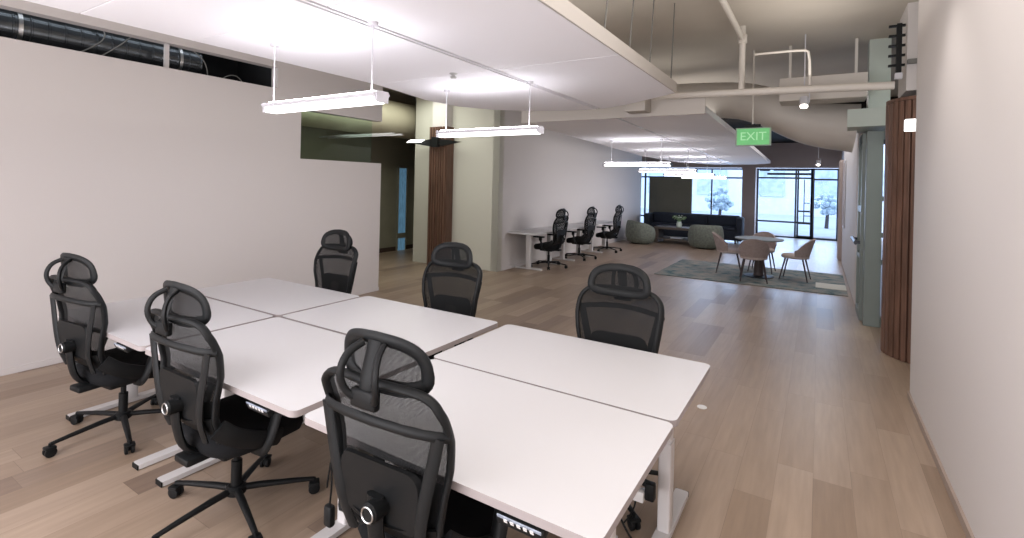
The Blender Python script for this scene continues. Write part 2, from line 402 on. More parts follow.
cable([(-5.95, 1.92, 2.80), (-5.92, 2.08, 2.95), (-5.95, 2.22, 3.10), (-5.97, 2.3, 3.2)], .006, 'grass_grey', 'grey cable crossing behind the curled one on the black duct')
cable([(-5.98, 2.80, 3.10), (-5.95, 2.93, 3.0), (-5.97, 2.97, 2.79)], .006, 'grass_grey', 'grey cable hanging just right of the white slot strut')
cable([(-6.0, 3.08, 2.79), (-5.96, 3.18, 2.90), (-5.95, 3.3, 2.91), (-6.0, 3.42, 2.79)], .006, 'grass_grey', 'grey cable looping up in an arch near the slot end')

# ------------------------------------------------------------------ ceiling clouds (white boards with slot diffuser)
SL = -2.29
def cloud_near():
    t = thing('ceiling_cloud', 'large white suspended ceiling panel over the six desks', 'ceiling panel', (0, 0, 2.62), 0)
    ys = [-2.6, -.55, 1.10, 1.72, 3.35]
    G = .006
    left_end = [(-3.65, 3.35), (-3.72, 3.75), (-3.82, 4.25), (-3.76, 4.80), (-3.50, 5.20), (-3.15, 5.45), (-2.80, 5.60), (SL-.035, 5.64)]
    right_end = [(SL+.035, 5.64), (-1.95, 5.50), (-1.6, 5.25), (-1.22, 4.95)]
    for i in range(4):
        for xa, xb in ((-3.65, SL-.035), (SL+.035, -1.22)):
            b = NB(); bx(b, xa, xb, ys[i]+G/2, ys[i+1]-G/2, 0, .09, .003); obj('board', b, 'cloud', t, smooth=False)
    b = NB(); prism(b, [(SL-.035, 3.356)]+[(x, y+(.006 if i == 0 else 0)) for i, (x, y) in enumerate(left_end)], 0, .09); obj('board', b, 'cloud', t, smooth=False)
    b = NB(); prism(b, [(-1.22, 3.356), (SL+.035, 3.356)]+right_end, 0, .09); obj('board', b, 'cloud', t, smooth=False)
    b = NB(); bx(b, SL-.009, SL+.009, -2.6, 5.6, .001, .03)
    obj('slot_diffuser', b, 'cloud', t, smooth=False)
    b = NB(); bx(b, SL-.034, SL+.034, -2.6, 5.6, .012, .085); obj('slot_back', b, 'dark', t, smooth=False)
    b = NB(); bx(b, -1.2185, -1.205, -2.6, 4.95, .0, .10); obj('edge_trim', b, 'cloud_edge', t, smooth=False)
    lathe_b = NB(); lathe(lathe_b, [(.02, -.045), (.03, -.03), (.012, -.02), (.035, -.004), (.035, 0)], (-2.66, 3.30, 0), 16); obj('sprinkler_head', lathe_b, 'metal', t)
    return t
cloud_near()
def slope(y): return 2.62-(y-6.35)*.0165
def cloud_far():
    t = thing('ceiling_cloud', 'second white suspended ceiling panel, above the far pendant lights', 'ceiling panel', (0, 0, 0), 0)
    def sl_prism(poly, m='cloud', name='board', th=.08, lift=0):
        b = NB(); n = len(poly)
        a = [b.verts.new((x, y, slope(y)+lift)) for x, y in poly]; c = [b.verts.new((x, y, slope(y)+lift+th)) for x, y in poly]
        b.faces.new(a[::-1]); b.faces.new(c)
        for i in range(n): b.faces.new((a[i], a[(i+1) % n], c[(i+1) % n], c[i]))
        return obj(name, b, m, t, smooth=False)
    S = -2.36
    sl_prism([(-3.80, 6.37), (S-.03, 6.37), (S-.03, 9.6), (-3.95, 9.6), (-3.9, 8)])
    sl_prism([(-3.95, 9.606), (S-.03, 9.606), (S-.03, 13.2), (-4.1, 13.2)])
    sl_prism([(-4.1, 13.206), (S-.03, 13.206), (S-.03, 17.0), (-2.9, 17.0), (-3.75, 15.6)])
    sl_prism([(S+.03, 6.37), (-1.20, 6.37), (-1.20, 9.6), (S+.03, 9.6)])
    sl_prism([(S+.03, 9.606), (-1.20, 9.606), (-1.22, 13.2), (S+.03, 13.2)])
    sl_prism([(S+.03, 13.206), (-1.22, 13.206), (-1.24, 16.4), (-1.7, 16.9), (S+.03, 17.0)])
    sl_prism([(S-.028, 6.4), (S-.01, 6.4), (S-.01, 17), (S-.028, 17)], 'fixture', 'slot_diffuser', .04, .003)
    sl_prism([(S+.01, 6.4), (S+.028, 6.4), (S+.028, 17), (S+.01, 17)], 'fixture', 'slot_diffuser', .04, .003)
    b = NB(); bx(b, -3.80, -1.20, 6.345, 6.366, 2.60, 2.80); obj('front_fascia', b, 'cloud_edge', t, smooth=False)
    b = NB(); bx(b, -2.12, -1.86, 6.08, 6.344, 2.64, 2.92, .004); obj('fascia_block', b, 'cloud_edge', t, smooth=False)
cloud_far()
rods = [((-2.043+.55, 4.9), 'leftmost thin threaded rod above the right edge of the near ceiling panel'),
        ((-1.38, 3.55), 'second thin threaded rod from the left, nearest the camera above the panel edge'),
        ((-1.36, 4.15), 'third thin threaded rod from the left above the panel edge'),
        ((-1.32, 4.70), 'rightmost thin threaded rod, at the far corner of the near ceiling panel')]
rods[0] = ((-1.40, 2.95), 'thin threaded rod nearest the camera above the right edge of the near ceiling panel')
rods[1] = ((-1.38, 3.50), 'second nearest thin threaded rod above the right edge of the near ceiling panel')
RP = [((-1.25, 3.14, 2.71), (-1.60, 4.32, 3.6)), ((-1.25, 3.66, 2.71), (-1.55, 4.78, 3.6)), ((-1.25, 4.19, 2.71), (-1.42, 5.2, 3.6)), ((-1.25, 4.90, 2.71), (-1.42, 5.9, 3.6))]
for (p0, p1), ((_, lb)) in zip(RP, rods):
    p1 = (p0[0]+(p1[0]-p0[0])*.0-.06, p0[1]+.32, 3.6)
    b = NB(); sweep(b, [p0, p1], .006, seg=6); lathe(b, [(.014, 2.715), (.014, 2.73)], (p0[0], p0[1], 0), 8)
    tag(obj('threaded_rod', b, 'grass_grey'), lb, 'rod', 'rods holding the near ceiling panel')

# ------------------------------------------------------------------ pendant lights
def pendant(label, xc, y, z, ztop, L=1.16, rods=(-.50, .46), W=.062, grp='linear pendant lights'):
    t = thing('pendant_light', label, 'pendant light', (xc, y, z), 0, grp)
    h = L/2
    b = NB()  # enamel body: shallow wing section
    sec = [(-W, .050), (-W, .058), (-.03, .068), (.03, .068), (W, .058), (W, .050), (.035, .016), (-.035, .016)]
    a = [b.verts.new((-h, yy, zz)) for yy, zz in sec]; c = [b.verts.new((h, yy, zz)) for yy, zz in sec]
    b.faces.new(a); b.faces.new(c[::-1]); n = len(sec)
    for i in range(n): b.faces.new((a[i], a[(i+1) % n], c[(i+1) % n], c[i]))
    obj('housing', b, 'fixture', t, smooth=False)
    b = NB(); sec = [(-W+.008, .044), (W-.008, .044), (.04, .004), (-.04, .004)]
    a = [b.verts.new((-h+.02, yy, zz)) for yy, zz in sec]; c = [b.verts.new((h-.02, yy, zz)) for yy, zz in sec]
    b.faces.new(a); b.faces.new(c[::-1])
    for i in range(4): b.faces.new((a[i], a[(i+1) % 4], c[(i+1) % 4], c[i]))
    obj('diffuser', b, 'glowdown', t, smooth=False)
    b = NB(); bx(b, -h+.03, h-.03, -.028, .028, .0685, .073); obj('uplight', b, 'glowup', t, smooth=False)
    for s in (-1, 1):
        b = NB(); bx(b, s*h-.008*(s < 0), s*h+.008*(s > 0), -.045, .045, .004, .07); obj('end_cap', b, 'black2' if L > 1.2 else 'fixture', t, smooth=False)
    for x in rods:
        b = NB(); sweep(b, [(x, 0, .07), (x, 0, ztop-z)], .0045, seg=8); lathe(b, [(.03, ztop-z-.02), (.03, ztop-z)], (x, 0, 0), 12); obj('hanging_rod', b, 'fixture', t)
    return t
pendant('white linear pendant light over the far end of the middle desks, nearest the left wall', -2.69, 2.015, 2.14, 2.62, L=1.09)
pendant('white linear pendant light beyond the desks, in front of the wood-clad column', -2.69, 3.86, 2.14, 2.62, rods=(-.50, .46))
zz = [(9.2, 2.07), (11.4, 2.02), (13.6, 1.985), (15.6, 1.96)]
for (y, z), lb in zip(zz, ('nearest of the far row of linear pendants, over the wall desks', 'second of the far row of linear pendants', 'third of the far row of linear pendants', 'farthest linear pendant, in front of the lounge windows')):
    pendant('white '+lb, -2.95, y, z, slope(y), L=1.30, W=.05)

# ------------------------------------------------------------------ desks
def desk(x0, x1, y0, y1, facing, label, kind='bench', z=.74, group='white height-adjustable desks', handset=True, legs=None):
    w, dp = x1-x0, y1-y0
    t = thing('standing_desk', label, 'desk', ((x0+x1)/2, (y0+y1)/2, 0), 0 if facing < 0 else PI, group)
    b = NB(); prism(b, rrect(w, dp, .035), z-.028, z)
    top = obj('tabletop', b, ['desk', 'desk_edge'], t, autos=30)
    for p in top.data.polygons:
        if abs(p.normal.z) < .5: p.material_index = 1
    # local near edge = -y
    b = NB(); bx(b, -w/2+.16, w/2-.16, -.12, -.07, z-.075, z-.028); bx(b, -w/2+.16, w/2-.16, .07, .12, z-.075, z-.028)
    for s in (-1, 1): bx(b, s*(w/2-.20)-.02, s*(w/2-.20)+.02, -.25, .25, z-.06, z-.028)
    obj('crossbar', b, 'black', t, smooth=False)
    for s in (-1, 1):
        lx = s*(w/2-.13)
        b = NB(); prism(b, rrect(.05, .07, .01, 3, lx, 0), .03, z-.028)
        prism(b, rrect(.06, .08, .01, 3, lx, 0), .03, .46); l = obj('leg', b, 'white_metal', t)
        b = NB(); prism(b, rrect(.07, .72, .012, 3, lx, 0), .006, .032); obj('foot', b, 'white_metal', l)
        for e in (-1, 1):
            b = NB(); bx(b, lx-.034, lx+.034, e*.362-.003, e*.362+.003, .004, .03); obj('foot_cap', b, 'black', l, smooth=False)
    if handset:
        hx = w/2-.25
        b = NB(); add_box(b, (hx, -dp/2+.025, z-.045), (.16, .06, .03), Euler((math.radians(25), 0, 0)).to_matrix(), .004); h = obj('handset', b, 'black2', t)
        b = NB(); 
        add_box(b, (hx, -dp/2-.0035, z-.046), (.150, .004, .024), Euler((math.radians(25), 0, 0)).to_matrix())
        obj('handset_face', b, 'display', h, smooth=False)
        for k in range(5):
            b = NB(); add_box(b, (hx-.045+k*.0225, -dp/2-.007, z-.047), (.012, .003, .012), Euler((math.radians(25), 0, 0)).to_matrix()); obj('handset_button', b, 'cablewhite', h, smooth=False)
        b = NB(); bx(b, hx-.10-.30, hx-.10, -.05, .06, z-.07, z-.03); obj('control_box', b, 'black2', t, smooth=False)
    return t
desk(-4.48, -3.19, 1.262, 2.062, -1, 'white desk at the near left corner of the six-desk cluster, leftmost chair facing it')
desk(-3.163, -1.812, 1.262, 2.062, -1, 'white desk in the middle of the near row of the six-desk cluster')
desk(-1.762, -.480, 1.262, 2.066, -1, 'white desk filling the bottom centre of the photo, nearest the camera')
desk(-4.48, -3.19, 2.085, 2.82, 1, 'white desk at the far left corner of the cluster, closest to the left wall')
desk(-3.163, -1.855, 2.085, 2.865, 1, 'white desk in the middle of the far row of the six-desk cluster')
desk(-1.785, -.480, 2.080, 2.866, 1, 'white desk at the right end of the far row, beside the open floor')

# cable tray and adapters under the right-hand end
t = thing('cable_tray', 'black under-desk bracket with plugged adapters at the right end of the desks', 'cable tray', (-.76, 2.30, .0))
b = NB(); add_box(b, (.02, .0, .34), (.22, .02, .03), Euler((0, math.radians(14), 0)).to_matrix(), .004); bx(b, .10, .145, -.02, .02, .25, .33, .008); bx(b, -.11, -.09, -.01, .01, .34, .68); obj('bracket', b, 'black', t)
for k, (x, zq) in enumerate(((-.03, .285), (.05, .27))):
    b = NB(); bx(b, x, x+.05, -.035, .01, zq-.03, zq+.02, .006); obj('adapter', b, 'cablewhite', t)
cable([(-.80, 2.27, .29), (-.78, 2.24, .20), (-.72, 2.22, .12), (-.68, 2.25, .05), (-.75, 2.28, .012)], .005, 'black', 'black cable looping down from the adapters under the right desk end')
cable([(-.72, 2.33, .27), (-.72, 2.36, .17), (-.76, 2.38, .08), (-.80, 2.42, .012)], .004, 'black', 'thin black cable dropping from the bracket beside the desk leg')
b = NB(); lathe(b, [(.036, 0), (.036, .004), (.030, .006), (.012, .007)], (-.739, 4.05, 0), 24); tag(obj('floor_outlet', b, 'cablewhite'), 'small round white floor outlet cover on the planks right of the desks', 'floor outlet')
# hanging plug left of the front chair
t = thing('hanging_plug', 'black plug and tassel of cable hanging left of the nearest chair', 'plug', (-1.66, 1.33, .35))
b = NB(); sweep(b, smooth_path([(.03, .02, .36), (.0, 0, .25), (.012, 0, .12), (0, 0, .03)], 2), .004, seg=6); obj('cord', b, 'black', t)
b = NB(); bx(b, -.022, .022, -.015, .015, -.055, .03, .01); obj('plug_body', b, 'black2', t)
b = NB()
for k in range(5): sweep(b, [(.0, 0, .20), (-.015-.006*k, .004*k, .12-.01*k)], .004, seg=5)
obj('tassel', b, 'black', t)

# ------------------------------------------------------------------ mesh office chairs (local: faces +y, hub at origin)
def prof(z):
    P = [(.44, -.175), (.50, -.215), (.60, -.262), (.70, -.275), (.80, -.275), (.90, -.295), (1.0, -.335), (1.22, -.33)]
    for (a, ya), (b_, yb) in zip(P, P[1:]):
        if z <= b_:
            k = (z-a)/(b_-a); k = max(0, k); return ya+(yb-ya)*k
    return P[-1][1]
OUT = [(0, 1.060), (.13, 1.058), (.21, 1.045), (.254, 1.000), (.262, .93), (.257, .86), (.245, .78), (.230, .70), (.214, .62), (.202, .55), (.182, .49), (.13, .455), (0, .45)]
def outline(k=1, n=3):
    pts = OUT + [(-x, z) for x, z in OUT[-2:0:-1]]
    pts = smooth_path([(x, 0, z) for x, z in pts], n, True)
    zc = .75
    return [(p.x*k if k == 1 else p.x-math.copysign(.0, p.x), p.z) for p in pts]
def half_w(z):
    for (xa, za), (xb, zb) in zip(OUT, OUT[1:]):
        if zb <= z <= za: return xa+(xb-xa)*(za-z)/(za-zb+1e-9)
    return 0
def back_y(x, z): return prof(z)+.75*x*x
def head_y(x, z): return -.300+1.3*x*x-.10*(z-1.11)
def chair():
    t = thing('office_chair', '-', 'office chair', (0, 0, 0), 0, 'black mesh office chairs with headrests')
    # seat
    b = NB(); rows = []
    N = 28
    def ring(zv, k, dz=0):
        vs = []
        for i in range(N):
            a = 2*PI*i/N; ca, sa = math.cos(a), math.sin(a)
            x = .255*k*math.copysign(abs(ca)**.55, ca); y = .03+.245*k*math.copysign(abs(sa)**.6, sa)
            zz_ = zv-(.035*max(0, (y-.1)/.17)**2) + .012*abs(x/.25)**2
            vs.append(b.verts.new((x, y, zz_)))
        return vs
    rs = [ring(.355, .62), ring(.362, .80), ring(.385, .95), ring(.42, 1.0), ring(.46, .985), ring(.482, .90), ring(.486, .6), ring(.482, .25)]
    for a_, c_2 in zip(rs, rs[1:]):
        for j in range(N): b.faces.new((a_[j], a_[(j+1) % N], c_2[(j+1) % N], c_2[j]))
    b.faces.new(rs[0][::-1]); b.faces.new(rs[-1])
    obj('seat', b, 'seat', t, autos=60)
    b = NB(); bx(b, -.13, .13, -.14, .14, .335, .375, .015); bx(b, -.06, .06, -.27, .0, .35, .385, .01); obj('tilt_mechanism', b, 'black', t)
    # back frame
    b = NB(); sweep(b, [(x, back_y(x, z), z) for x, z in outline()], .013, .022, True, 10, up=Vector((1, 0, 0)))
    obj('back_frame', b, 'black2', t, autos=60)
    # mesh panel
    b = NB(); grid = []
    zs = [.46+(.592*i/22) for i in range(23)]
    for z in zs:
        w = max(.02, half_w(z)-.006); grid.append([b.verts.new((w*(2*j/12-1), back_y(w*(2*j/12-1), z)+.004, z)) for j in range(13)])
    for i in range(22):
        for j in range(12): b.faces.new((grid[i][j], grid[i][j+1], grid[i+1][j+1], grid[i+1][j]))
    obj('back_mesh', b, 'mesh', t, autos=60)
    # rear support: crossbar, converging arms, spine
    b = NB()
    bar = smooth_path([(-.272, -.262, .922), (-.235, -.298, .928), (-.12, -.335, .940), (0, -.345, .945), (.12, -.335, .940), (.235, -.298, .928), (.272, -.262, .922)], 2)
    sweep(b, bar, .010, .017, seg=8)
    for s in (-1, 1):
        sweep(b, smooth_path([(s*.245, -.290, .928), (s*.226, -.288, .84), (s*.196, -.288, .72), (s*.170, -.280, .60), (s*.155, -.240, .49)], 2), .024, .010, seg=8, up=Vector((0, 1, 0)))
    obj('back_support', b, 'black2', t, autos=60)
    # solid lower shell hugging the seat, with side flanges running forward
    b = NB(); zs2 = [.45, .47, .50, .54, .58, .61]
    for sgn, off in ((1, 0), (-1, -.018)):
        gr = []
        for z in zs2:
            w_ = half_w(z)+.004 if z > .455 else .16
            gr.append([b.verts.new((w_*(2*j/14-1), back_y(w_*(2*j/14-1), z)-.006+off+.05*max(0, (.54-z)/.09), z-(.0 if z < .6 else .03*math.cos(PI*(2*j/14-1)/2)))) for j in range(15)])
        for i in range(5):
            for j in range(14): b.faces.new((gr[i][j], gr[i][j+1], gr[i+1][j+1], gr[i+1][j]))
        if sgn == 1: g0 = gr
    for j in range(14):
        for i in (0, 5): b.faces.new((g0[i][j], g0[i][j+1], gr[i][j+1], gr[i][j]))
    for i in range(5):
        for j in (0, 14): b.faces.new((g0[i][j], g0[i+1][j], gr[i+1][j], gr[i][j]))
    for s in (-1, 1):
        sweep(b, smooth_path([(s*.225, -.225, .56), (s*.255, -.16, .50), (s*.268, -.04, .445), (s*.262, .06, .42)], 2), .016, .045, seg=10, up=Vector((0, 0, 1)), radii=None)
    obj('lower_shell', b, 'black', t, autos=60)
    b = NB(); sweep(b, smooth_path([(0, -.298, .68), (0, -.295, .56), (0, -.26, .42), (0, -.16, .37)], 2), .035, .016, seg=10, up=Vector((0, 1, 0))); obj('spine', b, 'black', t, autos=60)
    b = NB(); lathe(b, [(.034, -.275), (.034, -.338), (.029, -.345)], (.015, 0, .645), 24, 'Y'); k = obj('adjuster_knob', b, 'black', t)
    b = NB()
    sweep(b, [(.015+.024*math.cos(a*2*PI/20), -.346, .645+.024*math.sin(a*2*PI/20)) for a in range(20)], .003, .003, True, 6); kk = obj('knob_ring', b, 'metal', k)
    # lumbar pad
    b = NB(); g2 = []; n1, n2 = 14, 8
    pts = rrect(.36, .21, .05, 4, 0, .68)
    fr = [b.verts.new((x, prof(z)-.014+.5*x*x, z)) for x, z in pts]; bk = [b.verts.new((x*.94, prof(z)-.032+.5*x*x, z)) for x, z in pts]
    n = len(pts); b.faces.new(fr); b.faces.new(bk[::-1])
    for i in range(n): b.faces.new((fr[i], fr[(i+1) % n], bk[(i+1) % n], bk[i]))
    obj('lumbar_pad', b, 'black', t)
    # headrest
    hp = []
    for i in range(40):
        a = 2*PI*i/40; ca, sa = math.cos(a), math.sin(a)
        x = .172*math.copysign(abs(ca)**.46, ca); z = 1.112+.080*math.copysign(abs(sa)**.50, sa) - .022*(x/.17)**2*(1 if sa > 0 else -.2)
        x *= 1-.9*(z-1.112)
        hp.append((x, head_y(x, z), z))
    b = NB(); sweep(b, hp, .024, .013, True, 10, up=Vector((0, 1, 0))); obj('headrest_frame', b, 'black2', t, autos=60)
    b = NB(); cv = b.verts.new((0, head_y(0, 1.12)+.002, 1.12)); inner = [[b.verts.new((x*k, head_y(x*k, 1.12+(z-1.12)*k)+.002, 1.12+(z-1.12)*k)) for x, y, z in hp] for k in (.4, .75, .98)]
    for i in range(40): b.faces.new((cv, inner[0][i], inner[0][(i+1) % 40]))
    for A, B in zip(inner, inner[1:]):
        for i in range(40): b.faces.new((A[i], A[(i+1) % 40], B[(i+1) % 40], B[i]))
    obj('headrest_mesh', b, 'mesh', t, autos=60)
    b = NB()
    sweep(b, smooth_path([(0, -.345, .99), (0, -.355, 1.05), (0, -.335, 1.12), (0, -.315, 1.185)], 2), .028, .008, seg=8, up=Vector((0, 1, 0)))
    for s in (-1, 1):
        sweep(b, smooth_path([(s*.03, -.35, 1.00), (s*.07, -.375, 1.03), (s*.078, -.39, 1.09), (s*.065, -.37, 1.15), (s*.045, -.32, 1.175)], 2), .014, .010, seg=8, up=Vector((0, 1, 0)))
    add_box(b, (0, -.352, 1.01), (.11, .028, .06), None, .008)
    obj('headrest_bracket', b, 'black', t, autos=60)
    # armrests
    for s in (-1, 1):
        b = NB(); sweep(b, smooth_path([(s*.17, -.02, .37), (s*.27, -.03, .385), (s*.295, -.01, .46), (s*.292, .03, .58)], 2), .030, .016, seg=8, up=Vector((0, 1, 0)))
        add_box(b, (s*.292, .03, .59), (.045, .06, .06), None, .01)
        a = obj('armrest', b, 'black', t, autos=60)
        b = NB(); prism(b, rrect(.09, .25, .035, 5, s*.290, .07), .622, .647); obj('arm_pad', b, 'black2', a)
    # base
    b = NB(); lathe(b, [(.026, .10), (.026, .25), (.016, .252), (.016, .35)], seg=20); obj('gas_cylinder', b, 'black', t)
    b = NB(); lathe(b, [(.035, .075), (.048, .085), (.048, .115), (.036, .125)], seg=24); obj('base_hub', b, 'black', t)
    legs = []
    for k in range(5):
        b = NB(); sweep(b, [(.02, 0, .105), (.12, 0, .100), (.28, 0, .085), (.372, 0, .074)], .017, .014, seg=8, up=Vector((0, 0, 1)), radii=[1.15, 1.1, .9, .75])
        l = obj('base_leg', b, 'black', t, autos=60); l.rotation_euler.z = math.radians(72*k)
        b = NB()
        for s in (-1, 1): lathe(b, [(.020, s*.006), (.029, s*.009), (.029, s*.022), (.020, s*.026)], (.373, 0, .0295), 18, 'Y')
        bx(b, .351, .385, -.006, .006, .02, .05, .003); lathe(b, [(.008, .05), (.008, .08)], (.373, 0, 0), 10)
        bx(b, .347, .400, -.028, .028, .045, .062, .006)
        c = obj('caster', b, 'black', l); 
        legs.append(l)
        if k: l.data = legs[0].data; c.data = legs[0].children[0].data
    return t
c0 = chair()
def place(i, x, y, yaw, base, label):
    global c0
    c = c0 if i == 0 else dup(c0, (x, y, 0), 0)
    c.location = (x, y, 0); c.rotation_euler = (0, 0, math.radians(yaw)); c['label'] = label
    k = 0
    for ch in c.children:
        if ch.name.startswith('base_leg'):
            ch.rotation_euler = (0, 0, math.radians(base-yaw+72*k)); k += 1
CH = [
 (-3.90, 1.45, 6, -15, 'black mesh office chair at the far left, back to the camera, nearest the left wall'),
 (-2.51, 1.43, 1, -17, 'black mesh office chair at the middle near desk, second from the left'),
 (-1.215, 1.44, 2, 8, 'black mesh office chair closest to the camera, at bottom centre of the photo'),
 (-3.91, 2.88, 182, 20, 'black mesh office chair across the desks, facing the camera before the left wall'),
 (-2.455, 2.84, 184, 5, 'black mesh office chair across the desks, in front of the wood-clad column'),
 (-1.025, 2.67, 182, 30, 'black mesh office chair across the desks at the right end, largest of the facing ones'),
 (-4.68, 9.02, 88, 10, 'black mesh office chair at the wall desk nearest the corridor corner'),
 (-4.66, 10.50, 90, 24, 'black mesh office chair at the middle of the three wall desks'),
 (-4.62, 12.15, 94, 40, 'black mesh office chair at the farthest wall desk, beside the green armchair'),
]
for i, a in enumerate(CH): place(i, *a)

# ------------------------------------------------------------------ three desks against the long wall
def wall_desk(y0, y1, label):
    w = y1-y0; dp = .62; z = .74
    t = thing('wall_desk', label, 'desk', (-5.185+dp/2, (y0+y1)/2, 0), -PI/2, 'white desks against the long wall')
    b = NB(); prism(b, rrect(w, dp, .03), z-.028, z); obj('tabletop', b, 'desk', t, autos=30)
    for s in (-1, 1):
        lx = s*(w/2-.30)
        b = NB(); prism(b, rrect(.07, .10, .01, 3, lx, 0), .03, z-.03); l = obj('leg', b, 'white_metal', t)
        b = NB(); prism(b, rrect(.07, .60, .012, 3, lx, 0), .004, .032); obj('foot', b, 'white_metal', l)
    b = NB(); bx(b, -w/2+.33, w/2-.33, -.03, .03, z-.07, z-.03); obj('crossbar', b, 'white_metal', t, smooth=False)
wall_desk(8.24, 9.72, 'white wall desk nearest the corridor corner')
wall_desk(9.76, 11.24, 'white wall desk in the middle of the three against the long wall')
wall_desk(11.40, 12.88, 'white wall desk farthest along, near the green armchair')

# ------------------------------------------------------------------ lounge
def barrel(x, y, rz, label):
    t = thing('barrel_armchair', label, 'armchair', (x, y, 0), rz, 'sage barrel armchairs')
    b = NB(); N = 36; prof_ = [(.30, .02), (.40, .05), (.455, .18), (.465, .36), (.44, .52), (.415, .60)]
    def hgt(a, z):   # rim drops towards the front (local +y)
        k = (1+math.sin(a))/2; return z*(1-.30*k*k*(z/.6))
    out = [[b.verts.new((rr*math.cos(2*PI*j/N)*1.02, rr*math.sin(2*PI*j/N)*.92, hgt(2*PI*j/N, z*1.1))) for j in range(N)] for rr, z in prof_]
    inn = [[b.verts.new((rr*math.cos(2*PI*j/N), rr*math.sin(2*PI*j/N)*.92, hgt(2*PI*j/N, z*1.1))) for j in range(N)] for rr, z in ((.37, .61), (.335, .56), (.32, .36))]
    rs = out+inn
    for A, B in zip(rs, rs[1:]):
        for j in range(N): b.faces.new((A[j], A[(j+1) % N], B[(j+1) % N], B[j]))
    b.faces.new(rs[0][::-1]); b.faces.new(rs[-1])
    obj('shell', b, 'sage', t, autos=70)
    b = NB(); lathe(b, [(.30, .34), (.325, .38), (.325, .42), (.28, .445), (.1, .45)], seg=28); obj('seat_cushion', b, 'sage', t, autos=60)
    b = NB(); lathe(b, [(.26, 0), (.26, .022)], seg=24); obj('plinth', b, 'black', t)
barrel(-4.50, 14.55, math.radians(-50), 'rounded sage green armchair beside the long wall, left of the coffee table')
barrel(-2.68, 14.65, math.radians(20), 'rounded sage green armchair to the right of the coffee table')
t = thing('sofa', 'long dark navy sofa below the far windows', 'sofa', (-3.46, 16.75, 0), math.radians(2))
b = NB(); bx(b, -1.34, 1.34, -.45, .40, .10, .40, .04); obj('base', b, 'navy', t)
b = NB(); bx(b, -1.36, 1.36, .18, .42, .12, .83, .05); obj('backrest', b, 'navy', t)
for s in (-1, 1):
    b = NB(); bx(b, s*1.40-.08, s*1.40+.08, -.45, .42, .08, .80-.0, .04); obj('armrest', b, 'navy', t)
for k in range(3):
    b = NB(); bx(b, -1.30+k*.87, -.44+k*.87, -.46, .20, .39, .50, .04); obj('seat_cushion', b, 'navy', t)
for k in range(3):
    b = NB(); bx(b, -1.30+k*.87, -.44+k*.87, .04, .20, .49, .82, .05); obj('back_cushion', b, 'navy', t)
for sx in (-1, 1):
    for sy in (-.38, .34):
        b = NB(); bx(b, sx*1.30-.025, sx*1.30+.025, sy-.025, sy+.025, 0, .11); obj('leg', b, 'legwood', t, smooth=False)
t = thing('coffee_table', 'low brown wooden coffee table between the two green armchairs', 'coffee table', (-3.70, 15.35, 0), math.radians(0))
b = NB(); bx(b, -.54, .62, -.32, .32, .42, .49, .008); obj('tabletop', b, 'walnut', t, smooth=False)
for s in (-.47, .56):
    b = NB(); bx(b, s-.06, s+.06, -.30, .30, 0, .42, .008); obj('leg', b, 'walnut', t, smooth=False)
b = NB(); bx(b, -.41, .50, -.28, .28, .12, .15); obj('shelf', b, 'walnut', t, smooth=False)
b = NB(); bx(b, -.17, .17, -.12, .12, 0, .035, .008); o = tag(obj('book', b, 'ext_wall', smooth=False, loc=(-3.60, 15.25, .152)), 'pale book lying on the lower shelf of the coffee table', 'book')
t = thing('vase', 'small pale mint vase on the coffee table', 'vase', (-3.55, 15.25, .49))
b = NB(); lathe(b, [(.05, 0), (.075, .03), (.08, .10), (.062, .15), (.068, .17)], seg=20); obj('vase_body', b, 'vase', t)
t = thing('bouquet', 'small bunch of white flowers and green leaves standing in the mint vase', 'flowers', (-3.55, 15.25, .66))
b = NB()
for k in range(16):
    a = k*2.4; q = .05+.10*random.random(); sweep(b, [(0, 0, -.06), (q*.5*math.cos(a), q*.5*math.sin(a), .05), (q*1.4*math.cos(a), q*1.4*math.sin(a), .10+.08*random.random())], .004, seg=5)
obj('stem', b, 'leaf', t)
b = NB()
for k in range(20):
    a = k*2.4; q = .03+.17*random.random()
    v = [b.verts.new(Vector((q*math.cos(a), q*math.sin(a), .05+.12*random.random()))+Vector(o_)) for o_ in ((-.03, 0, 0), (0, -.015, .01), (.03, 0, .03), (0, .015, .01))]; b.faces.new(v)
lf = obj('leaf', b, 'leaf', t); lf['kind'] = 'stuff'
for k in range(11):
    a = k*2.4; q = .04+.15*(k/11)
    b = NB()
    for j in range(6):
        aj = j*PI/3; v = [b.verts.new((.008*math.cos(aj-.5), .008*math.sin(aj-.5), 0)), b.verts.new((.030*math.cos(aj-.35), .030*math.sin(aj-.35), .012)), b.verts.new((.036*math.cos(aj), .036*math.sin(aj), .016)), b.verts.new((.030*math.cos(aj+.35), .030*math.sin(aj+.35), .012)), b.verts.new((.008*math.cos(aj+.5), .008*math.sin(aj+.5), 0))]; b.faces.new(v)
    bmesh.ops.create_icosphere(b, subdivisions=1, radius=.014)
    fl = obj('flower', b, 'flower', t); fl.location = (q*math.cos(a), q*math.sin(a), .10+.09*random.random())

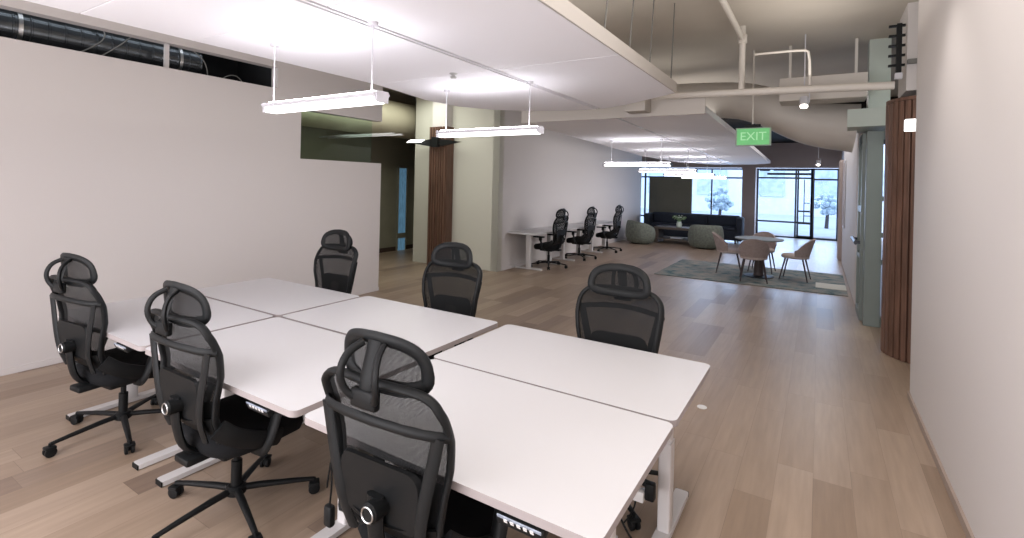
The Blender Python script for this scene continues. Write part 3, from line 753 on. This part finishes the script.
# rug, round table and its four chairs
b = NB(); prism(b, rrect(3.12, 2.35, .01, 2), 0, .010)
rug = obj('rug', b, 'rug', loc=(-1.13, 10.79, .001), smooth=False); tag(rug, 'distressed teal and grey rug under the round table', 'rug')
b = NB(); prism(b, rrect(.45, .55, .01, 2), 0, .006); tag(obj('floor_mat', b, 'wall_cream', loc=(.20, 10.35, .0115), smooth=False), 'pale square mat lying on the right end of the rug', 'mat')
t = thing('round_table', 'round grey cafe table on a dark pedestal, standing on the rug', 'table', (-.97, 10.65, .012))
b = NB(); lathe(b, [(.41, .705), (.425, .715), (.425, .728), (.42, .732)], seg=48); obj('tabletop', b, 'tabletop', t)
b = NB(); lathe(b, [(.10, .02), (.085, .05), (.075, .35), (.085, .66), (.14, .705)], seg=28); obj('pedestal', b, 'legwood', t)
b = NB(); lathe(b, [(.27, 0), (.27, .012), (.12, .025)], seg=36); obj('base_plate', b, 'black', t)
def shell_chair(label, x, y, yaw, first=None):
    t = thing('dining_chair', label, 'chair', (x, y, .014), math.radians(yaw), 'dusty pink shell chairs around the round table')
    b = NB(); NU, NV = 18, 10; g = []
    for i in range(NU+1):
        u = i/NU; th = math.radians(-165+150*u+0)          # around the rear from left to right
        th = math.radians(180+ (180*u)); row = []
        for j in range(NV+1):
            v = j/NV; hmax = .36*max(.12, math.sin(PI*u))**.5
            rr = .225+.035*v
            x_ = rr*math.cos(th); y_ = rr*math.sin(th)*.92-.07*v*math.sin(PI*u); row.append((x_, y_, .43+hmax*v))
        g.append(row)
    outer = [[b.verts.new(p) for p in row] for row in g]
    inner = [[b.verts.new((p[0]*.88, p[1]*.88, p[2])) for p in row] for row in g]
    for S in (outer, inner):
        for i in range(NU):
            for j in range(NV): b.faces.new((S[i][j], S[i+1][j], S[i+1][j+1], S[i][j+1]))
    for i in range(NU):
        b.faces.new((outer[i][NV], outer[i+1][NV], inner[i+1][NV], inner[i][NV])); b.faces.new((outer[i][0], outer[i+1][0], inner[i+1][0], inner[i][0]))
    for i in (0, NU):
        for j in range(NV): b.faces.new((outer[i][j], outer[i][j+1], inner[i][j+1], inner[i][j]))
    obj('backrest', b, 'pink', t, autos=60)
    b = NB(); N = 28; rs = []
    for zz_, k in ((.40, .86), (.41, .97), (.44, 1), (.465, .96), (.475, .82), (.478, .3)):
        rs.append([b.verts.new((.235*k*math.cos(2*PI*j/N), .02+.235*k*math.sin(2*PI*j/N), zz_)) for j in range(N)])
    for A, B in zip(rs, rs[1:]):
        for j in range(N): b.faces.new((A[j], A[(j+1) % N], B[(j+1) % N], B[j]))
    b.faces.new(rs[0][::-1]); b.faces.new(rs[-1]); obj('seat', b, 'pinkseat', t, autos=60)
    for sx in (-1, 1):
        for sy in (-1, 1):
            b = NB(); sweep(b, [(sx*.15, .02+sy*.14, .41), (sx*.22, .02+sy*.23, 0)], .014, seg=8, radii=[1.2, .7]); obj('leg', b, 'legwood', t)
    return t
dc = shell_chair('dusty pink shell chair left of the round table, facing right', -1.53, 10.72, -82)
def dchair(label, x, y, yaw): dup(dc, (x, y, .014), math.radians(yaw), label)
dchair('dusty pink shell chair in front of the round table with its back to the camera', -1.0, 10.05, 8)
dchair('dusty pink shell chair right of the round table, facing left', -.34, 10.72, 84)
dchair('dusty pink shell chair behind the round table, facing the camera', -.97, 11.34, 176)

# ------------------------------------------------------------------ column, sconce and olive-room fittings
t = thing('wood_clad_column', 'column clad in dark walnut slats at the corridor corner on the left', 'column', (-6.53, 7.78, 0))
b = NB(); bx(b, -.20, .20, -.10, .11, 0, 2.80); obj('core', b, 'wood_dark', t, smooth=False)
for k in range(7):
    b = NB(); x = -.22+k*.0635; bx(b, x, x+.045, -.13, -.10, 0, 2.80, .004); obj('slat', b, 'wood', t, smooth=False)
for x in (-.22, .20):
    b = NB(); bx(b, x, x+.02, -.10, .11, 0, 2.80); obj('side_panel', b, 'wood', t, smooth=False)
b = NB(); bx(b, -.17, .17, -.10, .11, 2.80, 3.6); obj('upper_shaft', b, 'wall', t, smooth=False)
t = thing('wall_sconce', 'angular black and white light fixture on the wood-clad column, left side lit', 'wall light', (-6.48, 7.54, 2.44))
b = NB(); bx(b, -.10, .06, -.03, .05, -.06, .14, .006); obj('mount', b, 'black', t, smooth=False)
b = NB()
for s in (-1, 1):
    v = [(s*.12, -.02, -.05), (s*.12, -.02, .10), (s*.62, -.04, .03), (s*.12, .03, -.05), (s*.12, .03, .10), (s*.62, .03, .03)]
    V = [b.verts.new(q) for q in v]
    b.faces.new(V[:3]); b.faces.new(V[3:][::-1])
    for i, j in ((0, 1), (1, 2), (2, 0)): b.faces.new((V[i], V[j], V[j+3], V[i+3]))
bx(b, -.12, .12, -.01, .03, .0, .05)
obj('wing', b, 'black', t, smooth=False)
b = NB(); add_box(b, (-.45, -.10, .06), (.34, .14, .012), Euler((math.radians(25), 0, math.radians(8))).to_matrix()); obj('lit_panel', b, 'sconcelit', t, smooth=False)
b = NB(); sweep(b, [(-7.75, -3.9, 3.0), (-7.75, 4, 3.0), (-7.75, 11.9, 3.0)], .38, seg=24)
tag(obj('round_duct', b, 'duct_tan'), 'large tan round duct running through the dim olive room behind the low wall', 'duct')
b = NB(); bx(b, -8.3, -6.3, 6.2, 6.24, 2.50, 2.53); bx(b, -8.3, -6.3, 6.4, 6.44, 2.50, 2.53)
tag(obj('light_rail', b, 'fixture', smooth=False), 'thin pale double rail hanging in the olive room seen through the glass', 'rail')
w = thing('glazed_door', 'narrow blue-lit glazed door deep in the olive room', 'door', (-8.68, 8.86, 0))
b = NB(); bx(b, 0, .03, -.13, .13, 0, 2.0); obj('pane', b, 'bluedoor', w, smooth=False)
b = NB()
for y in (-.15, .13): bx(b, 0, .05, y, y+.02, 0, 2.02)
bx(b, 0, .05, -.15, .15, 2.0, 2.03); bx(b, .0, .05, -.13, .13, .30, .42); obj('frame', b, 'wall_olive', w, smooth=False)

# ------------------------------------------------------------------ overhead pipes and ducts
b = NB(); sweep(b, [(-1.84, 6.30, 2.845), (.63, 6.36, 2.79)], .042, seg=16); tag(obj('pipe', b, 'pipe'), 'long horizontal painted pipe crossing the ceiling behind the exit sign rod', 'pipe')
b = NB(); sweep(b, [(-.80, 0, 3.45), (-.80, 6.30, 3.45)], .03, seg=12); tag(obj('conduit', b, 'pipe'), 'long thin painted conduit running along the ceiling towards the exit sign', 'conduit')
b = NB(); sweep(b, [(-.80, 6.34, 3.60), (-.80, 6.34, 2.86)], .035, seg=12); lathe(b, [(.05, 3.40), (.05, 3.50)], (-.80, 6.34, 0), 12); tag(obj('hanger_pipe', b, 'pipe'), 'vertical painted pipe dropping from the ceiling onto the horizontal pipe', 'pipe')
b = NB(); sweep(b, smooth_path([(-.66, 6.28, 3.24), (-.17, 6.28, 3.235), (-.12, 6.28, 3.20), (-.11, 6.28, 2.84)], 1), .013, seg=8); tag(obj('conduit_elbow', b, 'pipe'), 'thin conduit bending down at a right angle above the spotlight', 'conduit')
# exit sign
t = thing('exit_sign', 'green exit sign hanging on a rod from the ceiling', 'sign', (-.785, 7.5, 2.285))
b = NB(); bx(b, -.22, .22, -.02, .02, 0, .25, .006); obj('case', b, 'exit_case', t, smooth=False)
b = NB(); bx(b, -.20, .20, -.026, -.0205, .015, .235); obj('face', b, 'exit_green', t, smooth=False)
b = NB(); bx(b, -.11, .09, -.035, .035, .252, .295, .006); obj('canopy', b, 'black', t, smooth=False)
b = NB(); sweep(b, [(-.01, 0, .295), (-.01, 0, 1.31)], .011, seg=8); obj('rod', b, 'pipe', t)
cu = bpy.data.curves.new('EXIT', 'FONT'); cu.body = 'EXIT'; cu.size = .16; cu.extrude = .002; cu.align_x = 'CENTER'; cu.align_y = 'CENTER'
tx = bpy.data.objects.new('tmp_text', cu); COL.objects.link(tx)
bpy.context.view_layer.update()
me = bpy.data.meshes.new_from_object(tx.evaluated_get(bpy.context.evaluated_depsgraph_get())); bpy.data.objects.remove(tx)
me.materials.clear(); me.materials.append(MT['exit_white']); o = bpy.data.objects.new('lettering', me); COL.objects.link(o); o.parent = t
o.location = (0, -.029, .125); o.rotation_euler = (PI/2, 0, 0)
# big painted elbow duct and duct run behind
def oval_duct(name, label, pts, rx, rz, cat='duct'):
    n = len(pts); b = NB(); sweep(b, pts, rx, rz, seg=28, up=Vector((0, 0, 1)), radii=[.93+.2*max(0, (i/(n-1)-.3))/.7 for i in range(n)]); return tag(obj(name, b, 'duct'), label, cat)
b = NB()
oval_duct('elbow_duct', 'big painted oval duct sweeping over the passage behind the exit sign', smooth_path([(-3.3, 8.45, 3.16), (-1.25, 8.40, 3.10), (-.75, 8.40, 2.98), (-.20, 8.38, 2.68), (.05, 8.38, 2.62), (.42, 8.38, 2.57)], 2), .36, .30)
t = thing('duct_box', 'rectangular painted duct box above the spotlight, right of the exit sign', 'duct', (0, 7.51, 2.84))
b = NB(); bx(b, -.47, .47, -.21, .21, 0, .30, .01); obj('duct_body', b, 'duct', t, smooth=False)
for x in (-.36, .36):
    b = NB(); bx(b, x-.015, x+.015, -.03, .03, .295, .76); obj('hanger_strap', b, 'pipe', t, smooth=False)
b = NB(); bx(b, -.9, .66, 4.85, 5.05, 3.52, 3.6); struct('trim_3', b, 'ceil', smooth=False)
# spotlights
def spot(label, x, y, z, zt):
    t = thing('spotlight', label, 'spotlight', (x, y, z), 0, 'small ceiling spotlights')
    R = Euler((math.radians(-28), 0, 0)).to_matrix().to_4x4()
    b = NB(); lathe(b, [(.045, -.05), (.05, -.04), (.05, .07), (.03, .085)], seg=20); bmesh.ops.transform(b, matrix=R, verts=b.verts); obj('lamp_head', b, 'fixture', t)
    b = NB(); lathe(b, [(.040, -.056), (.040, -.0505)], seg=20); bmesh.ops.transform(b, matrix=R, verts=b.verts); obj('lens', b, 'spotlit', t)
    b = NB(); sweep(b, [(.055, 0, .0), (.055, 0, .12), (0, 0, .13), (0, 0, zt-z)], .008, seg=8); obj('bracket', b, 'fixture', t)
spot('lit white spotlight under the duct box, right of the exit sign', -.18, 7.0, 2.76, 3.6)
spot('small lit spotlight far back above the glass doors', -.04, 15.6, 2.42, 3.3)

# ------------------------------------------------------------------ right side: slatted curved wall, storefront frame, fittings
t = thing('slatted_partition', 'rounded dark walnut slatted partition beside the right wall', 'partition', (1.02, 6.62, 0))
b = NB(); poly = [(.41*math.cos(math.radians(a)), .41*math.sin(math.radians(a))) for a in range(90, 271, 10)]+[(1.2, -.41), (1.2, .41)]
b2 = poly; prism(b, [(x*.97 if x < 0 else x, y*.97) for x, y in poly], 0, 2.625); obj('core', b, 'wood_dark', t, autos=30)
k = 0
for a in range(94, 268, 9):
    b = NB(); q = math.radians(a); add_box(b, (.415*math.cos(q), .415*math.sin(q), 1.313), (.030, .052, 2.62), Matrix.Rotation(q, 3, 'Z'), .004); obj('slat', b, 'wood', t, smooth=False)
for j in range(16):
    b = NB(); add_box(b, (.06+j*.068, -.415, 1.313), (.050, .030, 2.62), None, .004); obj('slat', b, 'wood', t, smooth=False)
b = NB(); prism(b, [(x*1.05, y*1.05) for x, y in poly[:-2]]+[(1.2, -.43), (1.2, .43)], 2.626, 2.66); obj('cap', b, 'wood', t, autos=30)
b = NB(); bx(b, .69, 1.3, 6.02, 6.12, 2.29, 2.40, .005); tag(obj('linear_wall_light', b, 'sconcelit', smooth=False), 'small lit white linear light fixed to the slatted partition by the right wall', 'wall light')
b = NB(); bx(b, .72, 2.9, 6.30, 6.9, 2.72, 3.6); struct('trim_5', b, 'wall', smooth=False)
b = NB(); bx(b, .72, 1.6, 6.22, 6.29, 2.98, 3.02); tag(obj('conduit_bar', b, 'grass_grey', smooth=False), 'dark horizontal bar fixed across the mint bulkhead over the slatted partition', 'bar')
b = NB(); bx(b, .50, .72, 7.62, 7.9, 2.72, 3.6); struct('trim_6', b, 'green_light', smooth=False)
t = thing('black_bracket', 'tall black bracket with short arms high on the right beside the mint bulkhead', 'bracket', (.655, 6.30, 2.90))
b = NB(); bx(b, -.022, .022, -.03, .03, 0, .50, .004); obj('post', b, 'black', t, smooth=False)
for k in range(5):
    b = NB(); bx(b, -.085, .05, -.02, .02, .07+k*.10, .09+k*.10); obj('arm', b, 'black', t, smooth=False)
b = NB(); bx(b, -.03, .03, -.03, .03, -.06, 0); obj('junction_box', b, 'fixture', t, smooth=False)
# green storefront
t = thing('storefront_frame', 'pale green glazed storefront frame standing behind the slatted partition', 'glazed partition', (0, 0, 0))
b = NB(); bx(b, .50, .67, 7.68, 7.84, 0, 2.46, .006); obj('post', b, 'green', t, smooth=False)
b = NB(); bx(b, .67, 2.2, 7.72, 7.80, 2.36, 2.46); bx(b, .67, 2.2, 7.72, 7.80, 0, .12); bx(b, .86, .93, 7.72, 7.80, .12, 2.36)
for z in (.78, 1.12, 1.58): bx(b, .67, .86, 7.73, 7.79, z, z+.06)
obj('rail', b, 'green', t, smooth=False)
b = NB()
for z0, z1 in ((.30, .78), (.84, 1.12), (1.18, 1.58)): bx(b, .69, .84, 7.755, 7.765, z0, z1)
obj('pane', b, 'ext_dark', t, smooth=False)
b = NB(); bx(b, .47, .55, 7.95, 8.03, 0, 2.46, .006); bx(b, .47, .55, 8.55, 8.66, 0, 2.46, .006); bx(b, .47, .55, 8.03, 8.55, 2.36, 2.46); bx(b, .47, .55, 8.03, 8.55, 0, .12); bx(b, .47, .55, 8.03, 8.55, 1.42, 1.50); bx(b, .47, .55, 8.03, 8.55, .80, .86); obj('side_frame', b, 'green', t, smooth=False)
b = NB(); bx(b, .505, .515, 8.03, 8.55, .12, 2.36); obj('side_pane', b, 'glass_int', t, smooth=False)
b = NB(); sweep(b, [(.42, 7.95, 1.02), (.42, 8.75, 1.02)], .022, .03, seg=10); bx(b, .42, .48, 8.0, 8.03, 1.0, 1.04); bx(b, .42, .48, 8.58, 8.61, 1.0, 1.04); obj('push_bar', b, 'frame_dark', t)
b = NB(); prism(b, [(.28, 7.5), (1.6, 7.3), (1.6, 8.3), (.32, 8.3)], 2.50, 2.72); struct('trim_7', b, 'green_light', smooth=False)
t = thing('wall_plaque', 'tall narrow dark plaque with white rim on the far end of the lounge wall', 'plaque', (.465, 12.9, 0))
b = NB(); bx(b, -.02, .0, -.35, .35, .9, 2.35, .008); obj('rim', b, 'fixture', t, smooth=False)
b = NB(); bx(b, -.027, -.021, -.30, .30, .95, 2.30); obj('face', b, 'pillar', t, smooth=False)

# ------------------------------------------------------------------ light
w = bpy.data.worlds.new('sky'); scn.world = w; w.use_nodes = True; nt = w.node_tree
bg = nt.nodes['Background']; bg.inputs[0].default_value = (.62, .76, 1.0, 1); bg.inputs[1].default_value = 3.2
def area(name, loc, rot, size, energy, col, sy=None, spread=180):
    l = bpy.data.lights.new(name, 'AREA'); l.energy = energy; l.color = col; l.shape = 'RECTANGLE'; l.size = size; l.size_y = sy or size
    o = bpy.data.objects.new(name, l); COL.objects.link(o); o.location = loc; o.rotation_euler = rot; l.spread = math.radians(spread); return o
def spotl(name, loc, tgt, energy, ang, col, blend=.6, rad=.05):
    l = bpy.data.lights.new(name, 'SPOT'); l.energy = energy; l.color = col; l.spot_size = math.radians(ang); l.spot_blend = blend; l.shadow_soft_size = rad
    o = bpy.data.objects.new(name, l); COL.objects.link(o); o.location = loc; dv = Vector(tgt)-Vector(loc); o.rotation_euler = dv.to_track_quat('-Z', 'Y').to_euler(); return o
# daylight entering at the glazing
area('daylight', (-2.2, 21.0, 1.6), (math.radians(-90), 0, 0), 5.5, 230, (.62, .76, 1.0), 2.4)
# unseen fill added behind the camera, and pendants assumed to continue there
area('rear_fill', (-2.4, -3.6, 1.75), (math.radians(90), 0, 0), 6.5, 150, (.99, .98, 1), 2.6)  # broad added fill lighting everything ahead, not a window
area('rear_up_fill', (-2.4, -2.9, .9), (math.radians(140), 0, 0), 5.5, 140, (.96, .95, 1), 1.5)  # added upward fill to brighten the near ceiling panel
for y in (.35, -1.3): area('pendant_lamp', (-2.7, y, 2.1), (0, 0, 0), 1.2, 10, (1, .98, 1), .2)
for y in (.35, -1.3): area('pendant_uplamp', (-2.7, y, 2.25), (PI, 0, 0), 1.2, 6, (.97, .96, 1), .2)
for y in (1.6, 3.9): spotl('wall_washer', (.10, y, 3.45), (.66, y, 0.4), 42, 70, (1, .93, .88), 1)
spotl('lamp_spot', (-.18, 6.95, 2.70), (-.18, 6.2, 0), 40, 80, (1, .92, .84), .7)
spotl('lamp_spot', (-.04, 15.5, 2.36), (-.04, 14.5, 0), 30, 80, (1, .92, .84), .7)
area('olive_room_lamp', (-6.6, 6.0, 3.4), (0, 0, 0), 1.0, 48, (.97, 1, .88), 3)
area('passage_fill', (-.3, 1.5, 3.5), (0, 0, 0), .5, 58, (1, .94, .88), 4)  # unseen strip of fill light above the passage
area('passage_fill', (0, 12, 3.25), (0, 0, 0), .5, 38, (1, .95, .92), 5)  # unseen fill added to brighten the far half and long wall
area('desk_side_fill', (-1.2, 4.0, 2.1), (0, math.radians(78), 0), 1.2, 10, (1, .97, .97), 4, 70)  # invisible fill added to brighten the left wall, no fixture there
area('ceiling_up_fill', (-.1, 5.2, 2.95), (PI, 0, 0), .8, 9, (1, .95, .88), 2.5)  # invisible fill added to lift the ceiling on the right
area('storefront_lamp', (1.9, 7.0, 2.6), (0, math.radians(40), 0), .8, 26, (.92, 1, .96), .5)
area('cloud_top_fill', (-2.4, 2.5, 2.95), (PI, 0, 0), 2.0, 16, (1, .96, .90), 5)  # hidden fill added above the panels to brighten the upper ceiling
area('cloud_top_fill', (-2.4, 10.5, 2.85), (PI, 0, 0), 2.0, 25, (1, .96, .90), 6)
area('long_wall_fill', (-1.2, 12.0, 1.9), (0, math.radians(82), 0), 1.6, 26, (1, .96, .95), 6, 80)  # invisible fill added in mid-air to brighten the long wall
area('slot_fill', (-5.97, 1.2, 3.28), (0, math.radians(20), 0), .1, 3.0, (.85, .92, 1), 4)  # added light inside the slot to bring out duct highlights
